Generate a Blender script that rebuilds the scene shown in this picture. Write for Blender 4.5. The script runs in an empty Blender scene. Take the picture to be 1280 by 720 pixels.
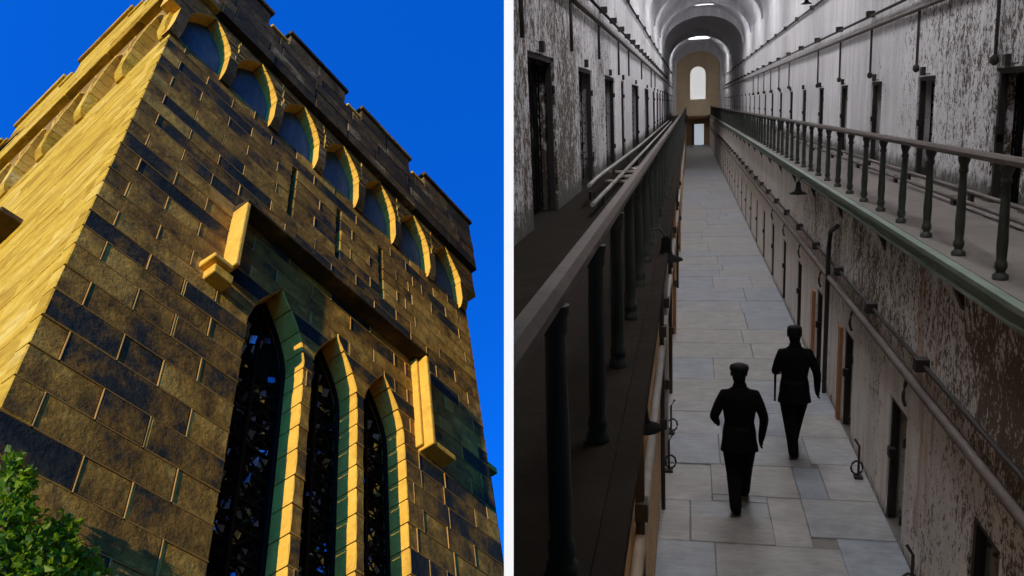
import bpy, bmesh, math, random
from mathutils import Vector, Matrix
random.seed(7)
sc = bpy.context.scene
COL = sc.collection

# ------------------------------------------------------------------ camera
ZC = 4.7                                        # eye height above the corridor floor
FPX = 1040.0                                    # focal length in pixels of a 1280 wide picture
def ray(x, y): return Vector((x - 640.0, y - 360.0, FPX))
CF = ray(862, 128).normalized()
_d = ray(870, 5242); CD = (_d - CF * _d.dot(CF)).normalized()
CU = -CD
CR = CF.cross(CU)
def cam2w(v): return Vector((v.dot(CR), v.dot(CF), v.dot(CU)))     # camera vector -> world vector
CAM = Vector((0, 0, ZC))
cx, cy, cz = cam2w(Vector((1, 0, 0))), cam2w(Vector((0, -1, 0))), cam2w(Vector((0, 0, -1)))
cd = bpy.data.cameras.new('camera'); co = bpy.data.objects.new('camera', cd); COL.objects.link(co)
co.matrix_world = Matrix(((cx.x, cy.x, cz.x, CAM.x), (cx.y, cy.y, cz.y, CAM.y), (cx.z, cy.z, cz.z, CAM.z), (0, 0, 0, 1)))
cd.sensor_width = 36.0; cd.lens = 36.0 * FPX / 1280.0; cd.clip_start = 0.02; cd.clip_end = 3000
sc.camera = co

# tower frame (the tower leans back up its own slope)
TU = ray(455, -490).normalized()
_e = ray(1640, 1388); TX = (_e - TU * _e.dot(TU)).normalized()
TY = TU.cross(TX)
wTX, wTY, wTU = cam2w(TX), cam2w(TY), cam2w(TU)
S = 10.0
TO = ray(123, 238).normalized()

# ------------------------------------------------------------------ light
SUN_AZ, SUN_EL = math.radians(8.8), math.radians(4.0)
sl = Vector((-math.cos(SUN_AZ) * math.cos(SUN_EL), -math.sin(SUN_AZ) * math.cos(SUN_EL), math.sin(SUN_EL)))
SUN = (wTX * sl.x + wTY * sl.y + wTU * sl.z).normalized()
ld = bpy.data.lights.new('sun', 'SUN'); lo = bpy.data.objects.new('sun', ld); COL.objects.link(lo)
ld.energy = 5.0; ld.angle = math.radians(0.5); ld.color = (1.0, 0.77, 0.32)
lo.rotation_euler = SUN.to_track_quat('Z', 'Y').to_euler(); lo.location = (-20, -20, 40)

W = bpy.data.worlds.new('World'); sc.world = W; W.use_nodes = True
nt = W.node_tree; nt.nodes.clear()
def N(t, k, **kw):
    n = t.nodes.new(k)
    for a, b in kw.items(): setattr(n, a, b)
    return n
tc = N(nt, 'ShaderNodeTexCoord'); cb = N(nt, 'ShaderNodeCombineXYZ')
for i, v in enumerate((wTX, wTY, wTU)):
    dn = N(nt, 'ShaderNodeVectorMath', operation='DOT_PRODUCT'); dn.inputs[1].default_value = v
    nt.links.new(tc.outputs['Generated'], dn.inputs[0]); nt.links.new(dn.outputs['Value'], cb.inputs[i])
sky = N(nt, 'ShaderNodeTexSky', sky_type='NISHITA', sun_disc=False)
sky.sun_elevation = math.radians(30.0); sky.sun_rotation = math.radians(-102)
sky.air_density = 1.0; sky.dust_density = 0.3; sky.ozone_density = 3.0
nt.links.new(cb.outputs[0], sky.inputs[0])
hs = N(nt, 'ShaderNodeHueSaturation'); hs.inputs['Saturation'].default_value = 1.2; hs.inputs['Value'].default_value = 1.0
nt.links.new(sky.outputs[0], hs.inputs['Color'])
bg = N(nt, 'ShaderNodeBackground'); bg.inputs['Strength'].default_value = 0.15
tn = N(nt, 'ShaderNodeMix', data_type='RGBA', blend_type='MULTIPLY'); tn.inputs[0].default_value = 1.0; tn.inputs[7].default_value = (0.04, 0.93, 2.3, 1)
nt.links.new(hs.outputs[0], tn.inputs[6]); nt.links.new(tn.outputs[2], bg.inputs['Color'])
wo = N(nt, 'ShaderNodeOutputWorld'); nt.links.new(bg.outputs[0], wo.inputs['Surface'])

sc.render.engine = 'CYCLES'
sc.view_settings.view_transform = 'Standard'; sc.view_settings.look = 'None'
sc.view_settings.exposure = 0.0; sc.view_settings.gamma = 1.0; sc.view_settings.use_curve_mapping = False
sc.cycles.max_bounces = 8; sc.cycles.diffuse_bounces = 6

# ------------------------------------------------------------------ materials
def mat(name, build):
    m = bpy.data.materials.new(name); m.use_nodes = True
    t = m.node_tree; t.nodes.clear()
    out = N(t, 'ShaderNodeOutputMaterial'); b = N(t, 'ShaderNodeBsdfPrincipled')
    t.links.new(b.outputs[0], out.inputs[0])
    build(t, b, out); return m
def noise(t, scale, detail=5, rough=0.6, vec=None, dist=0.0):
    n = N(t, 'ShaderNodeTexNoise'); n.inputs['Scale'].default_value = scale; n.inputs['Detail'].default_value = detail
    n.inputs['Roughness'].default_value = rough; n.inputs['Distortion'].default_value = dist
    if vec is not None: t.links.new(vec, n.inputs['Vector'])
    return n.outputs['Fac']
def ramp(t, fac, stops, interp='LINEAR'):
    r = N(t, 'ShaderNodeValToRGB'); r.color_ramp.interpolation = interp
    els = r.color_ramp.elements
    while len(els) < len(stops): els.new(0.5)
    for e, (p, c) in zip(els, stops):
        e.position = p; e.color = (c[0], c[1], c[2], 1) if not isinstance(c, float) else (c, c, c, 1)
    t.links.new(fac, r.inputs[0]); return r.outputs[0]
def mix(t, f, a, b, mode='MIX'):
    m = N(t, 'ShaderNodeMix', data_type='RGBA', blend_type=mode)
    for sock, v in ((m.inputs[0], f), (m.inputs[6], a), (m.inputs[7], b)):
        if isinstance(v, (int, float)): sock.default_value = v
        elif isinstance(v, tuple): sock.default_value = (v[0], v[1], v[2], 1)
        else: t.links.new(v, sock)
    return m.outputs[2]
def math_(t, op, a, b=0.0):
    m = N(t, 'ShaderNodeMath', operation=op)
    for s, v in ((m.inputs[0], a), (m.inputs[1], b)):
        if isinstance(v, (int, float)): s.default_value = v
        else: t.links.new(v, s)
    return m.outputs[0]
def maprange(t, v, a, b, c, d):
    m = N(t, 'ShaderNodeMapRange'); t.links.new(v, m.inputs[0])
    for i, x in enumerate((a, b, c, d)): m.inputs[i + 1].default_value = x
    return m.outputs[0]
def bump(t, b, h, strength, dist):
    n = N(t, 'ShaderNodeBump'); n.inputs['Strength'].default_value = strength; n.inputs['Distance'].default_value = dist
    t.links.new(h, n.inputs['Height']); t.links.new(n.outputs[0], b.inputs['Normal'])
def scaled(t, kind, s):
    c = N(t, 'ShaderNodeTexCoord') if kind != 'Position' else N(t, 'ShaderNodeNewGeometry')
    m = N(t, 'ShaderNodeMapping'); m.inputs['Scale'].default_value = s
    t.links.new(c.outputs[kind], m.inputs[0]); return m.outputs[0]

def tower_stone(cols, bumpd=0.03, streak=(1, 1, 1), rw=0.6, lift=0.06, grit=0.5):
    def f(t, b, o):
        oi = N(t, 'ShaderNodeObjectInfo')
        v = scaled(t, 'Object', streak)
        off = N(t, 'ShaderNodeVectorMath', operation='ADD'); t.links.new(v, off.inputs[0])
        sc_ = N(t, 'ShaderNodeVectorMath', operation='SCALE'); sc_.inputs[0].default_value = (31, 17, 23)
        t.links.new(oi.outputs['Random'], sc_.inputs['Scale']); t.links.new(sc_.outputs[0], off.inputs[1])
        vv = off.outputs[0]
        n1 = noise(t, 1.5, 6, 0.65, vv); n2 = noise(t, 14, 6, 0.7, vv); n3 = noise(t, 3.2, 4, 0.6, vv, 0.6)
        fac = math_(t, 'ADD', math_(t, 'MULTIPLY', oi.outputs['Random'], rw), math_(t, 'MULTIPLY', math_(t, 'SUBTRACT', n1, 0.5), 2.1))
        fac = math_(t, 'ADD', fac, 0.5 - rw * .5 + lift)
        c = ramp(t, fac, cols)
        c = mix(t, ramp(t, n3, [(0.5, 0.0), (0.72, 0.55)]), c, cols[0][1])
        c = mix(t, grit, c, ramp(t, n2, [(0.3, 0.35), (0.65, 1.0)]), 'MULTIPLY')
        t.links.new(c, b.inputs['Base Color']); b.inputs['Roughness'].default_value = 0.95; b.inputs['Specular IOR Level'].default_value = 0.12
        h = math_(t, 'ADD', noise(t, 5, 8, 0.62, vv), math_(t, 'MULTIPLY', noise(t, 26, 5, 0.6, vv), 0.3))
        bump(t, b, h, 0.8, bumpd)
    return f
M = {}
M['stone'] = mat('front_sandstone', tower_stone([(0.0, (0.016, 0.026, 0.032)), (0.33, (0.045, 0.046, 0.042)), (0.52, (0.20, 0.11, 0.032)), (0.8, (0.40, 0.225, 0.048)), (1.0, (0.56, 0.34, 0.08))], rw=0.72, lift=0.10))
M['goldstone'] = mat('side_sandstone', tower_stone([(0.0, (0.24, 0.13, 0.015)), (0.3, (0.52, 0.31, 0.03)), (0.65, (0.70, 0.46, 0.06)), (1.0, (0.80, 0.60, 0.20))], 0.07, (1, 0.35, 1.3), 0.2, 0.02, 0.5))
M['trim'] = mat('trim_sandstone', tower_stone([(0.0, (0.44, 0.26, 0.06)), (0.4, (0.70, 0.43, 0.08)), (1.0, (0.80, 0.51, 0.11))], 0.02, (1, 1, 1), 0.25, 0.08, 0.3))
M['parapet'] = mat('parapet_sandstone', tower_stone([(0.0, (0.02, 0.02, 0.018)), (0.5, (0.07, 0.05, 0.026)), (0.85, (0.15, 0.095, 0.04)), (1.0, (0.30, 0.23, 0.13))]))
M['shadestone'] = mat('shaded_side_sandstone', tower_stone([(0.0, (0.12, 0.075, 0.03)), (0.5, (0.24, 0.15, 0.05)), (1.0, (0.36, 0.24, 0.09))]))  # brown darkening imitates shade in the recesses of the golden side parapet
M['panel'] = mat('blue_shade_panel', tower_stone([(0.0, (0.03, 0.055, 0.075)), (0.5, (0.07, 0.125, 0.17)), (1.0, (0.12, 0.19, 0.25))], 0.008, (1, 1, 0.3)))  # blue of sky light in the shaded recesses put into the colour
def simple(col, rough=0.7, var=0.3, scale=8, metal=0.0, bd=0.0):
    def f(t, b, o):
        v = scaled(t, 'Object', (1, 1, 1))
        n = noise(t, scale, 5, 0.6, v)
        c = mix(t, n, tuple(x * (1 - var) for x in col), tuple(min(1, x * (1 + var)) for x in col))
        t.links.new(c, b.inputs['Base Color']); b.inputs['Roughness'].default_value = rough; b.inputs['Metallic'].default_value = metal
        if bd: bump(t, b, noise(t, scale * 3, 6, 0.6, v), 0.6, bd)
    return f
M['mortar'] = mat('mortar', simple((0.40, 0.23, 0.07), 0.95, 0.6, 5, 0, 0.006))
M['darkbrick'] = mat('light_absorbing_brick', simple((0.03, 0.022, 0.018), 0.95, 0.4, 3))  # near-black so the unseen divider side bounces no sun onto the tower
M['black'] = mat('black_iron', simple((0.004, 0.004, 0.0045), 0.7, 0.3, 12, 0.0, 0.002))
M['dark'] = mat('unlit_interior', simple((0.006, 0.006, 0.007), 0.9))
def glassf(t, b, o):
    b.inputs['Base Color'].default_value = (0.22, 0.27, 0.34, 1); b.inputs['Roughness'].default_value = 0.25; b.inputs['Metallic'].default_value = 1.0
    b.inputs['Specular IOR Level'].default_value = 0.9
    bump(t, b, noise(t, 12, 3, 0.5, scaled(t, 'Object', (1, 1, 1))), 0.5, 0.01)
M['glass'] = mat('leaded_glass', glassf)
M['whitepaint'] = mat('white_paint', simple((0.84, 0.87, 0.93), 0.6, 0.01, 3))

def plaster(peel_near, peel_far, ya, yb, base=(0.85, 0.84, 0.86), brown=(0.085, 0.062, 0.043), zlo=None, rust=0.0, zband=None):
    def f(t, b, o):
        g = N(t, 'ShaderNodeNewGeometry'); sp = N(t, 'ShaderNodeSeparateXYZ'); t.links.new(g.outputs['Position'], sp.inputs[0])
        v = scaled(t, 'Position', (1, 0.9, 0.55)); v2 = scaled(t, 'Position', (1, 1, 0.16))
        big = noise(t, 0.75, 3, 0.5, v, 0.4); mid = noise(t, 7.0, 10, 0.75, v, 0.6); fine = noise(t, 30, 6, 0.75, v); streak = noise(t, 3.2, 7, 0.65, v2)
        cover = maprange(t, sp.outputs[1], ya, yb, peel_near, peel_far)
        if zband:
            zb = maprange(t, sp.outputs[2], zband[0], zband[1], zband[2], zband[3]); cover = math_(t, 'ADD', cover, zb)
        val = math_(t, 'ADD', math_(t, 'ADD', math_(t, 'MULTIPLY', math_(t, 'SUBTRACT', mid, 0.5), 1.5), math_(t, 'MULTIPLY', math_(t, 'SUBTRACT', big, 0.5), 0.65)), math_(t, 'MULTIPLY', math_(t, 'SUBTRACT', fine, 0.5), 1.9))
        peel = maprange(t, math_(t, 'ADD', val, cover), 0.46, 0.56, 0.0, 1.0)
        wash = mix(t, ramp(t, streak, [(0.32, 0.0), (0.62, 1.0)]), tuple(x * 0.72 for x in base), base)
        wash = mix(t, ramp(t, fine, [(0.35, 0.0), (0.6, 1.0)]), mix(t, 0.35, wash, (0.40, 0.37, 0.34)), wash)
        under = mix(t, ramp(t, fine, [(0.3, 0.0), (0.7, 1.0)]), tuple(x * 0.45 for x in brown), tuple(x * 1.5 for x in brown))
        c = mix(t, peel, wash, under)
        if rust:
            rn = noise(t, 1.6, 5, 0.6, v2, 0.3)
            c = mix(t, math_(t, 'MULTIPLY', ramp(t, rn, [(0.60, 0.0), (0.66, 1.0)]), rust), c, (0.36, 0.17, 0.075))
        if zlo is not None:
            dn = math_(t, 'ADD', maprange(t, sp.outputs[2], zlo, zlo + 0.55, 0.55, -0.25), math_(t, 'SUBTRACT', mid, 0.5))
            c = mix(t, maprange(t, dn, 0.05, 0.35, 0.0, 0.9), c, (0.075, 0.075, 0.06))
        t.links.new(c, b.inputs['Base Color']); b.inputs['Roughness'].default_value = 0.9
        h = math_(t, 'ADD', math_(t, 'MULTIPLY', math_(t, 'SUBTRACT', 1.0, peel), 0.6), math_(t, 'MULTIPLY', fine, 0.5))
        bump(t, b, h, 0.7, 0.02)
    return f
ZG = ZC - 1.37                                  # gallery deck level
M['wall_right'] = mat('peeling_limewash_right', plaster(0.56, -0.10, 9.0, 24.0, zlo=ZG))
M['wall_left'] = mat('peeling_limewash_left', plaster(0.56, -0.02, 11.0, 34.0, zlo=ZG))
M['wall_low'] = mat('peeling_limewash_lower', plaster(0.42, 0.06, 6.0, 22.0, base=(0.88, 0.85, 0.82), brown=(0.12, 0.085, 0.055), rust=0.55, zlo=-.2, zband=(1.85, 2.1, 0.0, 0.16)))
M['wall_low_left'] = mat('lamp_tinted_plaster_lower', plaster(0.30, 0.15, 4.0, 26.0, base=(0.62, 0.38, 0.15), rust=0.9))  # ochre base imitates warm lamp glow on the plaster
M['vault'] = mat('vault_limewash', plaster(0.0, 0.0, 0.0, 50.0, base=(0.82, 0.82, 0.86)))
M['endwall'] = mat('end_wall_tan', simple((0.80, 0.65, 0.43), 0.9, 0.2, 0.9, 0, 0.01))
M['endlow'] = mat('end_wall_brown', simple((0.34, 0.22, 0.12), 0.9, 0.35, 0.8, 0, 0.01))
def slabf(t, b, o):
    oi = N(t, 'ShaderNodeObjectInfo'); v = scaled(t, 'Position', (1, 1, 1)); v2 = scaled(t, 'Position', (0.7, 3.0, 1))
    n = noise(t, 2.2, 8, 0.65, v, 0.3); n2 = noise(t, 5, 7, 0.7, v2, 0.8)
    c = ramp(t, math_(t, 'ADD', math_(t, 'MULTIPLY', oi.outputs['Random'], .55), math_(t, 'MULTIPLY', noise(t, 1.0, 2, .5, scaled(t, 'Position', (.15, .28, 1))), .5)), [(0.0, (0.23, 0.235, 0.26)), (0.3, (0.32, 0.355, 0.41)), (0.5, (0.37, 0.36, 0.35)), (0.7, (0.39, 0.375, 0.36)), (0.85, (0.36, 0.39, 0.45)), (1.0, (0.27, 0.265, 0.275))])  # warm and blue slab tints, placed at random, imitate bands of light
    c = mix(t, 0.8, c, ramp(t, n, [(0.3, 0.40), (0.7, 0.92)]), 'MULTIPLY')
    c = mix(t, 0.35, c, ramp(t, n2, [(0.35, 0.35), (0.6, 1.0)]), 'MULTIPLY')
    t.links.new(c, b.inputs['Base Color']); t.links.new(ramp(t, n, [(0.3, 0.45), (0.7, 0.7)]), b.inputs['Roughness'])
    bump(t, b, math_(t, 'ADD', n, n2), 0.35, 0.012)
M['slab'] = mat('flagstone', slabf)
M['grout'] = mat('floor_bedding', simple((0.16, 0.15, 0.14), 0.95, 0.4, 5))
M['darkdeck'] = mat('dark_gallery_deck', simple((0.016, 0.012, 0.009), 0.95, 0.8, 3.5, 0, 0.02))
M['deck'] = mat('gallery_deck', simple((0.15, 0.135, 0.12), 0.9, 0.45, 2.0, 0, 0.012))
M['green'] = mat('worn_green_paint', simple((0.15, 0.20, 0.165), 0.65, 0.5, 3.0, 0, 0.01))
M['baluster'] = mat('dark_green_iron', simple((0.032, 0.040, 0.034), 0.6, 0.5, 6.0, 0, 0.003))
M['rail'] = mat('worn_wood_rail', simple((0.068, 0.050, 0.039), 0.55, 0.7, 5.0, 0, 0.008))
M['iron'] = mat('rusty_iron', simple((0.022, 0.018, 0.016), 0.7, 0.5, 10.0, 0.0, 0.002))
M['pipe'] = mat('grimy_pipe', simple((0.11, 0.09, 0.08), 0.75, 0.6, 5.0, 0, 0.004))
M['palepipe'] = mat('pale_pipe', simple((0.30, 0.29, 0.28), 0.7, 0.5, 4.0, 0, 0.003))
M['timber'] = mat('broken_timber', simple((0.42, 0.37, 0.31), 0.85, 0.4, 5.0, 0, 0.006))
M['rustwood'] = mat('rust_brown_frame', simple((0.33, 0.15, 0.06), 0.8, 0.4, 6.0, 0, 0.006))
def emitf(col, s):
    def f(t, b, o):
        b.inputs['Base Color'].default_value = (0.8, 0.8, 0.8, 1); b.inputs['Emission Color'].default_value = (*col, 1); b.inputs['Emission Strength'].default_value = s
    return f
M['skylight'] = mat('glowing_skylight_pane', emitf((0.98, 0.97, 0.99), 17.5))  # pane emits the corridor light itself, in place of daylight through glass
M['endwindow'] = mat('daylit_end_window', emitf((0.95, 0.97, 1.0), 0.5))
M['doorlight'] = mat('daylit_doorway', emitf((0.75, 0.87, 1.0), 0.40))
M['bulb'] = mat('warm_bulb', emitf((1.0, 0.62, 0.25), 30.0))
M['uniform'] = mat('dark_uniform', simple((0.0045, 0.0045, 0.0055), 0.9, 0.3, 20, 0, 0.003))
M['cap'] = mat('dark_cap', simple((0.008, 0.008, 0.010), 0.6, 0.2, 20))
M['leather'] = mat('black_leather', simple((0.010, 0.009, 0.008), 0.4, 0.2, 20))
for k_ in ('uniform', 'cap', 'leather', 'darkdeck', 'dark', 'black'):
    for n_ in M[k_].node_tree.nodes:
        if n_.type == 'BSDF_PRINCIPLED': n_.inputs['Specular IOR Level'].default_value = .08
M['soil'] = mat('soil', simple((0.05, 0.04, 0.025), 0.95, 0.4, 1.5, 0, 0.03))
def leaff(t, b, o):
    g = N(t, 'ShaderNodeNewGeometry')
    c = ramp(t, g.outputs['Random Per Island'], [(0.0, (0.05, 0.12, 0.008)), (0.6, (0.13, 0.26, 0.012)), (1.0, (0.26, 0.38, 0.02))])
    t.links.new(c, b.inputs['Base Color']); b.inputs['Roughness'].default_value = 0.5
    tr = N(t, 'ShaderNodeBsdfTranslucent'); t.links.new(mix(t, 0.6, c, (0.34, 0.55, 0.01)), tr.inputs['Color'])
    ms = N(t, 'ShaderNodeMixShader'); ms.inputs[0].default_value = 0.55
    t.links.new(b.outputs[0], ms.inputs[1]); t.links.new(tr.outputs[0], ms.inputs[2]); t.links.new(ms.outputs[0], o.inputs[0])
M['leaf'] = mat('leaf', leaff)
M['bark'] = mat('bark', simple((0.09, 0.06, 0.04), 0.9, 0.4, 6, 0, 0.01))

# ------------------------------------------------------------------ helpers
def tag(o, label=None, cat=None, group=None, kind=None):
    if label: o['label'] = label
    if cat: o['category'] = cat
    if group: o['group'] = group
    if kind: o['kind'] = kind
    return o
def empty(name, loc=(0, 0, 0), parent=None):
    o = bpy.data.objects.new(name, None); o.location = loc; COL.objects.link(o)
    if parent: o.parent = parent
    return o
class MB:
    def __init__(s): s.v = []; s.f = []; s.sm = []
    def add(s, vs, fs, smooth=False):
        k = len(s.v); s.v += [tuple(x) for x in vs]; s.f += [tuple(i + k for i in f) for f in fs]; s.sm += [smooth] * len(fs); return s
    def box(s, x0, x1, y0, y1, z0, z1):
        return s.add([(x0, y0, z0), (x1, y0, z0), (x1, y1, z0), (x0, y1, z0), (x0, y0, z1), (x1, y0, z1), (x1, y1, z1), (x0, y1, z1)],
                     [(3, 2, 1, 0), (4, 5, 6, 7), (0, 1, 5, 4), (1, 2, 6, 5), (2, 3, 7, 6), (3, 0, 4, 7)])
    def tube(s, pts, r, n=8, cap=True):
        pts = [Vector(p) for p in pts]; rings = []
        rr = r if isinstance(r, (list, tuple)) else [r] * len(pts)
        for i, p in enumerate(pts):
            d = (pts[min(i + 1, len(pts) - 1)] - pts[max(i - 1, 0)]).normalized()
            a = d.orthogonal().normalized() if abs(d.z) > 0.9 or True else None
            ref = Vector((0, 0, 1)) if abs(d.z) < 0.9 else Vector((1, 0, 0))
            a = d.cross(ref).normalized(); b = d.cross(a)
            rings.append([p + (a * math.cos(q * 2 * math.pi / n) + b * math.sin(q * 2 * math.pi / n)) * rr[i] for q in range(n)])
        vs = [v for g in rings for v in g]; fs = []
        for i in range(len(pts) - 1):
            for q in range(n): fs.append((i * n + q, i * n + (q + 1) % n, (i + 1) * n + (q + 1) % n, (i + 1) * n + q))
        s.add(vs, fs, True)
        if cap: s.add(vs, [tuple(range(n))[::-1], tuple((len(pts) - 1) * n + q for q in range(n))])
        return s
    def lathe(s, prof, n=10, c=(0, 0, 0)):
        vs = [(c[0] + r * math.cos(q * 2 * math.pi / n), c[1] + r * math.sin(q * 2 * math.pi / n), c[2] + z) for r, z in prof for q in range(n)]
        fs = [(i * n + q, i * n + (q + 1) % n, (i + 1) * n + (q + 1) % n, (i + 1) * n + q) for i in range(len(prof) - 1) for q in range(n)]
        s.add(vs, fs, True); s.add(vs, [tuple(range(n))[::-1], tuple((len(prof) - 1) * n + q for q in range(n))]); return s
    def mesh(s, name, m):
        me = bpy.data.meshes.new(name); me.from_pydata(s.v, [], s.f); me.materials.append(m)
        me.polygons.foreach_set('use_smooth', s.sm); me.update(); return me
    def build(s, name, m, parent=None, clip=None):
        me = s.mesh(name, m)
        if clip:
            bm = bmesh.new(); bm.from_mesh(me); bmesh.ops.remove_doubles(bm, verts=bm.verts, dist=1e-5)
            for (pc, pn) in clip:
                r = bmesh.ops.bisect_plane(bm, geom=bm.verts[:] + bm.edges[:] + bm.faces[:], plane_co=pc, plane_no=pn, clear_inner=True)
                ed = [e for e in r['geom_cut'] if isinstance(e, bmesh.types.BMEdge)]
                try: bmesh.ops.holes_fill(bm, edges=ed, sides=0)
                except Exception: pass
            bm.to_mesh(me); bm.free()
        o = bpy.data.objects.new(name, me); COL.objects.link(o)
        if parent: o.parent = parent
        return o
ORD = ['nearest', 'second', 'third', 'fourth', 'fifth', 'sixth', 'seventh', 'eighth', 'ninth', 'tenth', 'eleventh', 'twelfth', 'thirteenth', 'fourteenth', 'fifteenth', 'sixteenth', 'seventeenth', 'eighteenth', 'nineteenth', 'twentieth', 'twenty-first', 'twenty-second', 'twenty-third', 'twenty-fourth', 'twenty-fifth']
def copy_tree(o, parent=None):
    c = o.copy(); COL.objects.link(c); c.parent = parent
    for ch in list(o.children): copy_tree(ch, c)
    return c

# the plane of the added divider between the corridor and the tower
nX = cam2w(Vector((1, 0, 0))); nZ = cam2w(Vector((0, 0, 1))); nY = cam2w(Vector((0, 1, 0)))
CLIP = [(CAM, (nX - nZ * (1.0 / FPX)).normalized())]

# ================================================================== CORRIDOR
XL, XR = -1.78, 3.58                            # upper walls
XFL, XFR = -0.36, 2.17                          # lower walls
YE = 97.0
XM = 0.9
# ---- floor
fl = MB().box(XFL - 0.6, XFR + 0.7, -3, YE, -0.3, -0.02).build('floor', M['grout']); tag(fl, kind='structure')
def slab(x0, x1, y0, y1, h=0.0):
    g = 0.0035
    j = [random.uniform(-0.004, 0.004) for _ in range(4)]
    x0 += g + j[0]; x1 -= g + j[1]; y0 += g + j[2]; y1 -= g + j[3]
    w, d = x1 - x0, y1 - y0; e = 0.008
    mb = MB(); vs = [(0, 0, -0.05), (w, 0, -0.05), (w, d, -0.05), (0, d, -0.05), (0, 0, -e), (w, 0, -e), (w, d, -e), (0, d, -e), (e, e, 0), (w - e, e, 0), (w - e, d - e, 0), (e, d - e, 0)]
    mb.add(vs, [(0, 1, 5, 4), (1, 2, 6, 5), (2, 3, 7, 6), (3, 0, 4, 7), (4, 5, 9, 8), (5, 6, 10, 9), (6, 7, 11, 10), (7, 4, 8, 11), (8, 9, 10, 11)])
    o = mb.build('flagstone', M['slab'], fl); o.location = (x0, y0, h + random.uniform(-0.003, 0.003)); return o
near = [(-.36, .26, 7.0, 8.53), (.26, 1.55, 7.0, 8.53), (1.55, 2.17, 7.0, 8.78), (-.36, 0, 8.53, 9.5), (0, .9, 8.53, 9.12, .012), (.9, 1.29, 8.53, 9.68), (0, .9, 9.12, 9.53), (1.29, 2.17, 8.78, 9.7),
        (-.36, .26, 9.5, 10.55), (.26, 1.29, 9.7, 10.6), (1.29, 1.62, 9.7, 10.6), (1.62, 2.17, 9.7, 10.72), (.26, .9, 9.53, 9.7)]
for a in near: slab(*a)
for y0, y1 in ((0, 2), (2, 4), (4, 5.6), (5.6, 7)): slab(XFL, 0.8, y0, y1); slab(0.8, XFR, y0, y1)
y = 10.6; first = True
while y < 62:
    dy = random.uniform(0.85, 1.6) * (1 if y < 40 else 1.4)
    xs = [XFL]
    while xs[-1] < XFR - 0.55: xs.append(min(XFR, xs[-1] + random.uniform(0.75, 1.7)))
    xs[-1] = XFR
    for a, b in zip(xs, xs[1:]): slab(a, b, y + (0.12 if first and a > 1.5 else 0), y + dy)
    first = False; y += dy
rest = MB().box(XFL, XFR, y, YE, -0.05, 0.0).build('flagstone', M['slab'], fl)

# ---- walls with openings (real recesses)
def wall_open(name, xf, depth, y0, y1, z0, z1, ops, m, clip=None):
    xa, xb = sorted((xf, xf + depth)); mb = MB(); c = y0
    for (ya, yb, za, zb) in sorted(ops):
        if ya > c: mb.box(xa, xb, c, ya, z0, z1)
        mb.box(xa, xb, ya, yb, zb, z1)
        if za > z0 + 0.01: mb.box(xa, xb, ya, yb, z0, za)
        c = yb
    mb.box(xa, xb, c, y1, z0, z1)
    return mb.build(name, m, None, clip)
ZS = ZC + 3.9                                   # vault springing
RD = [(10.22 + 3.575 * k, 11.20 + 3.575 * k) for k in range(23)]
LD = [(9.5, 11.39), (14.0, 16.0), (18.4, 20.8), (22.85, 24.0), (27.1, 30.9), (34.9, 38.6)] + [(43.0 + 4.6 * k, 45.6 + 4.6 * k) for k in range(11)]
LR = [(6.0, 6.62), (8.66, 9.40), (11.55, 12.25), (14.3, 14.95), (17.0, 17.68)] + [(19.8 + 2.8 * k, 20.45 + 2.8 * k) for k in range(20)]
wr = wall_open('upper_wall', XR, 0.5, -3, YE, ZG - 0.2, ZS + 0.3, [(a, b, ZG - 0.2, ZG + 1.60) for a, b in RD], M['wall_right'])
tag(wr, 'peeling whitewashed wall above the right hand gallery', 'wall')
wl = wall_open('upper_wall', XL, -0.5, 2, YE, ZG - 0.2, ZS + 0.3, [(a, b, ZG - 0.2, ZC + 0.66) for a, b in LD], M['wall_left'], CLIP)
tag(wl, 'peeling whitewashed wall above the left hand gallery', 'wall')
lr = wall_open('lower_wall', XFR, 0.5, -3, YE, -0.25, ZG - 0.2, [(a, b, -0.25, 1.45) for a, b in LR], M['wall_low'])
tag(lr, 'stained whitewashed wall with low doors under the right gallery', 'wall')
ll = MB().box(XFL - 0.5, XFL, 0.5, YE, -0.25, ZG - 0.2).build('lower_wall', M['wall_low_left'], None, CLIP)
tag(ll, 'plaster wall under the left gallery, tinted ochre to imitate lamp glow', 'wall')
# backs of the cells
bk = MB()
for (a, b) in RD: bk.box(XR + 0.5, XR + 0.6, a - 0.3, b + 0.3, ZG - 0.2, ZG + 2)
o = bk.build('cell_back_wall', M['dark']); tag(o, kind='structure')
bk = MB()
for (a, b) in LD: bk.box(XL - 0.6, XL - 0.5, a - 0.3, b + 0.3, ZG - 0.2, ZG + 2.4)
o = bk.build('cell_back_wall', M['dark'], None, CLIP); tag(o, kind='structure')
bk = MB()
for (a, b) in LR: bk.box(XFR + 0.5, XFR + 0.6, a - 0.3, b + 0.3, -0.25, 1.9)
o = bk.build('cell_back_wall', M['dark']); tag(o, kind='structure')

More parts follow.
